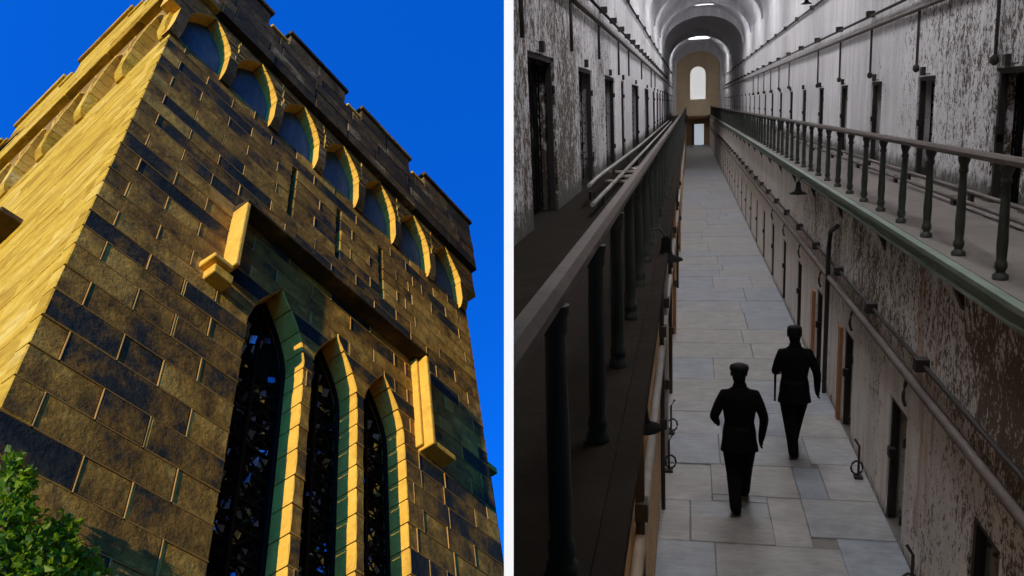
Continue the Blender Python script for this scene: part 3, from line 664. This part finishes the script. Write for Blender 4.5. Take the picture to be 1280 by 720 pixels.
    MB().lathe([(.074, 0), (.076, .03), (.070, .05)], 18, (0, .006, 1.515)).build('collar', M['uniform'], body)
    hx, hy = P['head'][0], .03 + P['head'][1]
    c = MB()
    if cap == 'kepi': c.lathe([(.094, 0), (.096, .03), (.090, .085), (.078, .10), (.02, .102)], 18, (hx, hy, 1.685))
    else: c.lathe([(.094, 0), (.096, .025), (.108, .05), (.102, .085), (.06, .105), (.01, .108)], 18, (hx + .004, hy, 1.68))
    c.add([(hx + .085 * math.sin(a), hy + .085 * math.cos(a), 1.695) for a in [i * .25 - 1 for i in range(9)]] + [(hx + .10 * math.sin(a), hy + .145 * math.cos(a), 1.68) for a in [i * .25 - 1 for i in range(9)]], [(i, i + 1, 10 + i, 9 + i) for i in range(8)])
    c.build('cap', M['cap'], body)
    MB().lathe([(.06, 0), (.087, .04), (.088, .085)], 16, (hx, hy - .006, 1.625)).build('hair', M['leather'], body)
    body.location = loc; body.rotation_euler = (0, 0, rz); tag(body, label, 'person', 'uniformed figures walking')
    return body
pA = person((.55, 9.30, 0), 0.0, dict(head=(-.01, .0, .0),
    armL=[(-.285, -.05, 1.18), (-.25, .17, 1.05), (0, 0, 1)], armR=[(.272, -.05, 1.17), (.25, .03, .91), (0, 1, 0)],
    legL=[(-.06, .02, .52), (-.035, -.18, .115), (0, .17, -.085)], legR=[(.085, .16, .50), (.085, .36, .085), (0, .20, -.05)]),
    'person in dark belted uniform and rounded cap, the nearer of two walking figures', 'round')
pB = person((1.345, 10.98, 0), 0.0, dict(head=(-.01, .0, .0),
    armL=[(-.245, .0, 1.17), (-.19, .22, 1.12), (0, 0, 1)], armR=[(.275, -.05, 1.18), (.295, .03, .93), (0, 1, 0)],
    legL=[(-.05, .03, .52), (.0, -.18, .115), (0, .17, -.085)], legR=[(.07, .17, .50), (.04, .36, .085), (0, .20, -.05)]),
    'person in dark uniform and flat topped cap carrying a baton, farther walking figure', 'kepi')
o = MB().tube([(1.13, 11.26, 1.13), (1.125, 11.20, .92), (1.12, 11.15, .70)], [.017, .015, .013], 8).build('baton', M['leather']); tag(o, 'slim black baton held by the farther uniformed figure', 'baton')

# ================================================================== TOWER
B0 = -0.98
torig = CAM + cam2w(TO) * S + wTU * (B0 * S)
tw = empty('stone_tower'); tw.matrix_world = Matrix(((wTX.x, wTY.x, wTU.x, torig.x), (wTX.y, wTY.y, wTU.y, torig.y), (wTX.z, wTY.z, wTU.z, torig.z), (0, 0, 0, 1)))
tag(tw, 'battlemented brown sandstone tower with lancet windows and sunlit golden side', 'tower')
TH = math.radians(3.3); LX, LY = math.sin(TH), math.cos(TH)
def PF(s, b, out): return Vector((s * S, -out * S, (b - B0) * S))
def PS(s, b, out): return Vector(((s * LX - out * LY) * S, (s * LY + out * LX) * S, (b - B0) * S))
def poly_stone(fr, outline, out0, depth, m, parent, name='stone', inset=.0011, jit=.0007, side=None):
    out = out0 + random.uniform(-jit, jit)
    n = len(outline); cs = sum(p[0] for p in outline) / n; cb_ = sum(p[1] for p in outline) / n
    def ins(p, k):
        ds, db = p[0] - cs, p[1] - cb_; L_ = math.hypot(ds, db) or 1
        q = max(0, 1 - k * 1.5 / L_); return (cs + ds * q, cb_ + db * q)
    c0 = fr(cs, cb_, out)
    r0 = [fr(*p, -depth) for p in outline]; r1 = [fr(*p, out - inset) for p in outline]; r2 = [fr(*ins(p, inset), out) for p in outline]
    vs = [v - c0 for v in r0 + r1 + r2]
    fs = [(i, (i + 1) % n, n + (i + 1) % n, n + i) for i in range(n)] + [(n + i, n + (i + 1) % n, 2 * n + (i + 1) % n, 2 * n + i) for i in range(n)] + [tuple(range(2 * n, 3 * n)), tuple(range(n))[::-1]]
    o = MB().add(vs, fs).build(name, m, parent); o.location = c0
    if side:
        o.data.materials.append(side)
        for i in range(2 * n): o.data.polygons[i].material_index = 1
    return o
class Lancet:
    def __init__(s, l, r, b0, spr, apex, ex=1.75): s.l, s.r, s.b0, s.spr, s.ap, s.ex = l, r, b0, spr, apex, ex
    def half(s, b):
        hw = (s.r - s.l) / 2
        if b <= s.spr: return hw
        if b >= s.ap: return 0.0
        t = (b - s.spr) / (s.ap - s.spr); return hw * (1 - t ** s.ex)
    def left(s, b): return (s.l + s.r) / 2 - s.half(b)
    def right(s, b): return (s.l + s.r) / 2 + s.half(b)
    def hits(s, a, b): return b > s.b0 + .002 and a < s.ap - .002
MOR = MB()
def ridge(fr, p0, p1, out, w=.00075, proud=.0006, deep=.012):
    (s0, b0_), (s1, b1_) = p0, p1; L_ = math.hypot(s1 - s0, b1_ - b0_) or 1
    ns, nb = -(b1_ - b0_) / L_ * w, (s1 - s0) / L_ * w
    vs = []
    for (s_, b_) in (p0, p1): vs += [fr(s_ - ns, b_ - nb, -deep), fr(s_ - ns, b_ - nb, out + proud * .3), fr(s_ - ns * .45, b_ - nb * .45, out + proud), fr(s_ + ns * .45, b_ + nb * .45, out + proud), fr(s_ + ns, b_ + nb, out + proud * .3), fr(s_ + ns, b_ + nb, -deep)]
    MOR.add(vs, [(0, 1, 7, 6), (1, 2, 8, 7), (2, 3, 9, 8), (3, 4, 10, 9), (4, 5, 11, 10)])
def lay(fr, b0, b1, s0, s1, joints, ops, out, depth, m, parent, deepm=None, mortar=True, gap=.0009, jit=.0007):
    """one course of stones between b0 and b1, cut by the openings"""
    act = [o_ for o_ in ops if o_.hits(b0, b1)]
    bounds = [(s0, None, 'e')] + [(j, None, 'j') for j in joints if s0 + .008 < j < s1 - .008 and not any(o_.left(b0) - .006 < j < o_.right(b0) + .006 for o_ in act)] + [(s1, None, 'e')]
    segs = []
    edges = sorted([b_[0] for b_ in bounds])
    marks = [(e, 'j', None) for e in edges]
    for o_ in act: marks.append(((o_.l + o_.r) / 2, 'o', o_))
    marks.sort(key=lambda t: t[0])
    for A, B in zip(marks, marks[1:]):
        nb = 5 if (A[1] == 'o' or B[1] == 'o') else 2
        bs = [b0 + gap + (b1 - b0 - 2 * gap) * i / (nb - 1) for i in range(nb)]
        Lf = [(A[2].right(b_) if A[2].half(b_) > 0 else A[0] + gap) if A[1] == 'o' else A[0] + (gap if A[0] > s0 + 1e-6 else 0) for b_ in bs]
        Rt = [(B[2].left(b_) if B[2].half(b_) > 0 else B[0] - gap) if B[1] == 'o' else B[0] - (gap if B[0] < s1 - 1e-6 else 0) for b_ in bs]
        if min(r - l for l, r in zip(Lf, Rt)) < .0025: 
            if max(r - l for l, r in zip(Lf, Rt)) < .004: continue
            Rt = [max(r, l + .0012) for l, r in zip(Lf, Rt)]
        ol = [(Lf[0], bs[0]), (Rt[0], bs[0])] + [(Rt[i], bs[i]) for i in range(1, nb)] + [(Lf[i], bs[i]) for i in range(nb - 1, 0, -1)]
        dp = deepm if (deepm and (A[1] == 'o' or B[1] == 'o')) else depth
        poly_stone(fr, ol, out, dp, m, parent, jit=jit, side=M['trim'] if any(t_[1] == 'o' and not isinstance(t_[2], Slot) for t_ in (A, B)) else (M['goldstone'] if A[0] <= s0 and fr is PF else None))  # sunlit golden edge put into the side faces of arch and jamb stones
        if mortar:
            ridge(fr, (Lf[0], b0), (Rt[0], b0), out)
            if A[1] == 'j' and A[0] > s0 + 1e-6: ridge(fr, (A[0], b0), (A[0], b1), out)
fw = empty('front_wall', (0, 0, 0), tw); sw = empty('side_wall', (0, 0, 0), tw); pf = empty('front_parapet', (0, 0, 0), tw); ps = empty('side_parapet', (0, 0, 0), tw)
cent = [-.488, -.450, -.412, -.374, -.3355, -.2975, -.2585, -.2215, -.183, -.1475, -.112, -.0775, -.049, -.021, .0065, .036, .066, .091, .1215, .150, .178, .206, .234, .259, .287, .315, .343, .371, .399, .425]
lines = [cent[0] - .019] + [(a + b) / 2 for a, b in zip(cent, cent[1:])] + [.440]
WIN = [Lancet(.217, .311, -.7, -.03, .075), Lancet(.327, .411, -.7, -.02, .069), Lancet(.425, .509, -.7, -.02, .067)]
class Slot(Lancet):
    def half(s, b): return (s.r - s.l) / 2 if s.b0 < b < s.ap else 0.0
SLOT = [Slot(c - .005, c + .005, .246, .37, .385) for c in (.260, .363, .468)]
lowl = [-.98, -.92, -.86, -.80, -.74, -.68, -.62, -.56]
FW = .73
for i, (b0, b1) in enumerate(zip(lines, lines[1:])):
    c = cent[i]; A = (i % 2 == 1)
    base = [.029, .168, .262, .352, .447, .545, .588, .662] if A else [.077, .126, .217, .309, .40, .497, .531, .61, .697]
    js = [j + (random.uniform(-.012, .012) if j > .2 else random.uniform(-.0015, .0015)) for j in base if not (j > .3 and random.random() < .12)]
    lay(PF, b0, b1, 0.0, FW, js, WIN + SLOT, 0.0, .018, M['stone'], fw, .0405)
    jl = []; s_ = random.uniform(.03, .12)
    while s_ < .9: jl.append(s_); s_ += random.uniform(.07, .16)
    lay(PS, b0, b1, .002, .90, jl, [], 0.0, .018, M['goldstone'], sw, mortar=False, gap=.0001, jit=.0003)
# plain lower masonry (below the picture)
o = MB()
v = [PF(0, B0, 0), PF(FW, B0, 0), PF(FW, B0, -.5), PF(0.02, B0, -.5), PF(0, lines[0] - .001, 0), PF(FW, lines[0] - .001, 0), PF(FW, lines[0] - .001, -.5), PF(.02, lines[0] - .001, -.5)]
o.add(v, [(0, 1, 5, 4), (1, 2, 6, 5), (2, 3, 7, 6), (3, 0, 4, 7), (4, 5, 6, 7), (3, 2, 1, 0)]).build('plinth', M['stone'], tw)
MOR.build('mortar', M['mortar'], fw)['kind'] = 'stuff'
# inner core
ctop = .66
v = []
for b_ in (lines[0], ctop): v += [Vector((.055 * S, .056 * S, (b_ - B0) * S)), Vector(((FW - .004) * S, .056 * S, (b_ - B0) * S)), Vector(((FW - .004) * S, .90 * S, (b_ - B0) * S)), Vector(((.055 + .05) * S, .90 * S, (b_ - B0) * S))]
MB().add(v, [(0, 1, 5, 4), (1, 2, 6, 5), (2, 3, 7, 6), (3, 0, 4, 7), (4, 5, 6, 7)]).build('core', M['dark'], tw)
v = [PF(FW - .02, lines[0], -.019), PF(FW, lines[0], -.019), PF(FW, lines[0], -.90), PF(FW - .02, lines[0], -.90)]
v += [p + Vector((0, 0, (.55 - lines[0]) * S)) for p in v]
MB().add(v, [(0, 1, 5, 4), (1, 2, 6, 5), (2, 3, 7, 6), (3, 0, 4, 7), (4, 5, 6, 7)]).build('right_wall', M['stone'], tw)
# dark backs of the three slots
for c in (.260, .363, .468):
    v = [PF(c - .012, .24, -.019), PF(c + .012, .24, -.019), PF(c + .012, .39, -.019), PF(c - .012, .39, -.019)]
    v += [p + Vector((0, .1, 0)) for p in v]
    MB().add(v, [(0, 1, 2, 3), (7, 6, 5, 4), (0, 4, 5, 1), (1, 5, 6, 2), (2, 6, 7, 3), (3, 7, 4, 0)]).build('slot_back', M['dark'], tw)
# leaded windows
for w in WIN:
    we = empty('lancet_window', (0, 0, 0), tw)
    bs = [-.50 + (w.spr + .50) * i / 14 for i in range(15)] + [w.spr + (w.ap - w.spr) * i / 10 for i in range(1, 11)]
    ol = [(w.right(b), b) for b in bs] + [(w.left(b), b) for b in reversed(bs)]
    D1 = -.041
    n = len(ol); v = [PF(s_, b_, D1) for s_, b_ in ol]
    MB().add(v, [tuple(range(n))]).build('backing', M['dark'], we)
    gl = MB(); ld_ = MB(); cw = .0105; chh = .015; b_ = -.50
    while b_ < w.ap - .01:
        hw = w.half(b_ + chh) - .006
        nc = int(2 * hw / cw)
        if nc > 0:
            cx0 = (w.l + w.r) / 2 - nc * cw / 2
            for q in range(nc):
                s_ = cx0 + q * cw
                tx, ty = random.gauss(0, .45), random.gauss(0, .45)
                if random.random() < .25: continue
                d_ = [D1 + .003 + (a * tx + c_ * ty) * .01 for a, c_ in ((-.5, -.5), (.5, -.5), (.5, .5), (-.5, .5))]
                m_ = .0015
                gl.add([PF(s_ + m_, b_ + m_, d_[0]), PF(s_ + cw - m_, b_ + m_, d_[1]), PF(s_ + cw - m_, b_ + chh - m_, d_[2]), PF(s_ + m_, b_ + chh - m_, d_[3])], [(0, 1, 2, 3)])
        b_ += chh
    g_ = gl.build('quarry_glass', M['glass'], we); g_['kind'] = 'stuff'
    def bar(s0, b0, s1, b1, wd, o0, o1):
        L_ = math.hypot(s1 - s0, b1 - b0); ns, nb = -(b1 - b0) / L_ * wd, (s1 - s0) / L_ * wd
        v = [PF(s0 - ns, b0 - nb, o0), PF(s1 - ns, b1 - nb, o0), PF(s1 + ns, b1 + nb, o0), PF(s0 + ns, b0 + nb, o0), PF(s0 - ns, b0 - nb, o1), PF(s1 - ns, b1 - nb, o1), PF(s1 + ns, b1 + nb, o1), PF(s0 + ns, b0 + nb, o1)]
        ld_.add(v, [(3, 2, 1, 0), (4, 5, 6, 7), (0, 1, 5, 4), (1, 2, 6, 5), (2, 3, 7, 6), (3, 0, 4, 7)])
    c_ = (w.l + w.r) / 2; hw = (w.r - w.l) / 2
    bar(c_, -.5, c_, w.ap - .02, .0022, D1 + .004, D1 + .009)
    for q in range(15): bar(c_ - hw, -.49 + q * .036, c_ + hw, -.49 + q * .036, .0014, D1 + .004, D1 + .0075) if -.49 + q * .036 < w.spr else None
    for q in range(-3, 26):
        b0 = -.5 + q * .022
        for sg in (-1, 1):
            s0_, s1_ = c_ - hw * sg, c_ + hw * sg; b1 = b0 + .09
            if b1 < w.spr + .01 and b0 > -.52: bar(s0_, b0, s1_, b1, .0009, D1 + .0045, D1 + .0065)
    ld_.build('iron_tracery', M['black'], we)
    fm = MB(); pts = [(w.right(b), b) for b in bs] + [(w.left(b), b) for b in reversed(bs)]
    fm.tube([PF(c_ + (s_ - c_) * .95, b_ - .003, D1 + .008) for s_, b_ in pts], .035, 6).build('frame', M['black'], we)
# hood mould (label) over the windows
hm = empty('hood_mould', (0, 0, 0), tw)
def tblock(fr, s0, s1, b0, b1, o0, o1, m, name, parent, cut=0.0):
    v = [fr(s0, b0, o0), fr(s1, b0, o0), fr(s1, b1, o0), fr(s0, b1, o0), fr(s0, b0, o1), fr(s1, b0, o1), fr(s1, b1 - cut, o1), fr(s0, b1 - cut, o1)]
    o = MB().add(v, [(3, 2, 1, 0), (4, 5, 6, 7), (0, 1, 5, 4), (1, 2, 6, 5), (2, 3, 7, 6), (3, 0, 4, 7)]).build(name, m, parent)
    bv = o.modifiers.new('worn_edges', 'BEVEL'); bv.width = .018; bv.segments = 2; bv.limit_method = 'ANGLE'
    return o
HP = .027
tblock(PF, .1665, .5485, .1505, .164, -.002, HP, M['parapet'], 'top_moulding', hm, .0075)
tblock(PF, .1665, .1735, .016, .150, -.002, HP * .98, M['trim'], 'leg', hm)
tblock(PF, .5415, .5485, -.03, .150, -.002, HP * .98, M['trim'], 'leg', hm)
tblock(PF, .137, .166, .002, .013, -.002, HP * .95, M['trim'], 'label_stop', hm, .004)
tblock(PF, .145, .1735, -.014, .0015, -.002, HP * .7, M['trim'], 'label_stop', hm)
tblock(PF, .549, .596, -.03, -.020, -.002, HP * .95, M['trim'], 'label_stop', hm)
tblock(PF, .5355, .5412, -.026, .150, -.002, HP * .40, M['trim'], 'roll_moulding', hm)
# hood stop on the side wall
hs2 = empty('side_hood_mould', (0, 0, 0), tw)
tblock(PS, .222, .285, .160, .170, -.002, .030, M['parapet'], 'label_stop', hs2)
tblock(PS, .2855, .60, .160, .172, -.002, .028, M['parapet'], 'hood_bar', hs2)
# ---- corbel table and parapet
Q = .025; QA = .0120
def crown(fr, parent, s0, s1, corb, merl, msto, mcor, mpan, side):
    for c in corb:
        w_ = .0088
        pr = [(-.012, .4265), (.004, .4285), (.0085, .438), (QA - .0005, .450), (QA - .0005, .500), (-.012, .500)]
        n = len(pr); v = [fr(c - w_, b_, o_) for o_, b_ in pr] + [fr(c + w_, b_, o_) for o_, b_ in pr]
        cb0 = MB().add(v, [tuple(range(n)), tuple(range(n, 2 * n))[::-1]] + [(k_, n + k_, n + (k_ + 1) % n, (k_ + 1) % n) for k_ in range(n)]).build('corbel', mcor, parent)
        cb0.data.materials.append(msto)
        for k_ in range(2, 2 + n): cb0.data.polygons[k_].material_index = 1  # sides golden, front dark: grazing sun put into the stone colours
    arches = [Lancet(a + .0088, b - .0088, .3, .490, .573, 2.2) for a, b in zip(corb, corb[1:])]
    for k, a in enumerate(arches):
        pass
    bl = [.5005, .517, .533, .549, .564, .580]
    for b0, b1 in zip(bl, bl[1:]):
        lay(fr, b0, b1, s0, s1, [c + random.uniform(-.004, .004) for c in corb[1:-1]], arches, QA, 0.012, M['shadestone'] if side else msto, parent, None, False, .0004)
    bl = [.580, .612, .643, .674, .706]
    for b0, b1 in zip(bl, bl[1:]):
        js = []; s_ = s0 + random.uniform(.05, .1)
        while s_ < s1 - .03: js.append(s_); s_ += random.uniform(.07, .12)
        lay(fr, b0, b1, s0, s1, js, [], Q, .035, msto, parent, None, False, .0005)
    # panel behind the arches
    k0 = max(s0 + Q, .003)
    for a, b in zip(corb, corb[1:]):
        v = [(a, .4405), (b, .4405), (b, .579), (a, .579)]
        poly_stone(fr, [(max(x, k0), y_) for x, y_ in v], -.0105, .02, mpan, parent, 'panel', jit=.0002)
    for a, b in merl:
        mid = (a + b) / 2
        for x0, x1 in ((a, mid), (mid, b)): poly_stone(fr, [(x0 + .0003, .7063), (x1 - .0003, .7063), (x1 - .0003, .7505), (x0 + .0003, .7505)], Q, .03, msto, parent)
        tblock(fr, a - .004, b + .004, .751, .762, -.034, Q + .006, msto, 'coping', parent)
    for (a, b), (c, d) in zip(merl, merl[1:]): tblock(fr, b + .0045, c - .0045, .7062, .713, -.034, Q + .004, mcor, 'sill_coping', parent)
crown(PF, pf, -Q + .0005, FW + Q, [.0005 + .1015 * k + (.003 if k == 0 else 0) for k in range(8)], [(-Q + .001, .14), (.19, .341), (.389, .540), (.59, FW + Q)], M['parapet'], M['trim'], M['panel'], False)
crown(PS, ps, .002, .9, [.012 + .1 * k for k in range(9)], [(.002 + .036, .11), (.16, .31), (.36, .51), (.56, .71), (.76, .89)], M['goldstone'], M['goldstone'], M['shadestone'], True)
tblock(PF, .0, FW, .655, .664, -.89, -.036, M['dark'], 'roof_deck', tw)
# right return of the parapet
tblock(PF, FW - .02, FW + Q - .001, .503, .7055, -.89, -.036, M['parapet'], 'parapet_return', tw)
# lower wing behind the tower
wg = tw and empty('wing_wall'); wg.matrix_world = tw.matrix_world.copy()
tag(wg, 'lower stone wing wall with lit coping at the right of the tower', 'wall')
MB()
tblock(PF, FW + .003, FW + .062, B0, .085, -.3, -.035, M['stone'], 'wall', wg)
tblock(PF, FW + .003, FW + .062, .0855, .098, -.3, -.022, M['trim'], 'coping', wg)
# slope under the tower
gv = []
for s_ in (-1.2, .78):
    for o_ in (.55, -1.0): gv.append(PF(s_, B0 - .002, o_))
    for o_ in (.55, -1.0): gv.append(PF(s_, B0 - .12, o_))
gr = MB().add([tw.matrix_world @ p for p in gv], [(0, 1, 5, 4), (2, 6, 7, 3), (0, 4, 6, 2), (1, 3, 7, 5), (0, 2, 3, 1), (4, 5, 7, 6)]).build('hillside', M['soil'], None, [(CAM + nX * -.25, -nX)])
tag(gr, kind='structure')

# ---- climbing shrub at the foot of the tower
def on_wall(px, py, off):
    v_ = ray(px, py); o_ = TO - TY * off; k = o_.dot(TY) / v_.dot(TY); p = v_ * k - TO
    return (p.dot(TX), p.dot(TU))
sh = empty('climbing_shrub'); sh.matrix_world = tw.matrix_world @ Matrix.Translation(PF(.03, B0, .05))
tag(sh, 'bright green leafy shrub growing against the foot of the tower', 'shrub')
base = PF(.03, B0, .05)
lf = MB(); st = MB()
cl = [(16, 588, .022, 22), (24, 606, .022, 22), (6, 632, .026, 34), (30, 650, .024, 30), (80, 662, .022, 22), (66, 690, .026, 32), (98, 700, .020, 20), (40, 706, .028, 44), (5, 690, .03, 50), (108, 722, .018, 26), (66, 735, .03, 44), (20, 745, .034, 60), (-30, 690, .03, 70), (80, 765, .03, 50)]
for (px, py, off, rr) in cl:
    s_, b_ = on_wall(px, py, off); c0 = PF(s_, b_, off) - base
    st.tube([PF(.03 + random.uniform(-.01, .01), -.60, .04) - base, (PF(.03, -.5, .04) - base).lerp(c0, .6), c0], [.03, .018, .008], 6)
    R0 = rr / 100.0 * .62
    for q in range(int(200 * rr / 40)):
        d_ = Vector((random.gauss(0, 1), random.gauss(0, 1), random.gauss(0, 1))).normalized() * (random.random() ** .45) * R0
        d_.y *= .65
        p = c0 + d_
        if (p + base).y > -.03: p.y = -.03 - base.y - random.random() * .1
        L_ = random.uniform(.04, .085); wd = L_ * .38
        ax = Vector((random.gauss(0, 1), random.gauss(-.3, .8), random.gauss(.3, .8))).normalized(); sd = ax.cross(Vector((random.gauss(0, 1), random.gauss(0, 1), random.gauss(0, 1)))).normalized(); up = ax.cross(sd) * .18 * L_
        lf.add([p, p + ax * L_ * .45 + sd * wd + up, p + ax * L_, p + ax * L_ * .45 - sd * wd + up], [(0, 1, 2), (0, 2, 3)])
st.tube([Vector((0, 0, -.05)), PF(.028, -.8, .04) - base, PF(.03, -.60, .04) - base], [.07, .05, .03], 8)
lf.build('crown', M['leaf'], sh); st.build('trunk', M['bark'], sh)
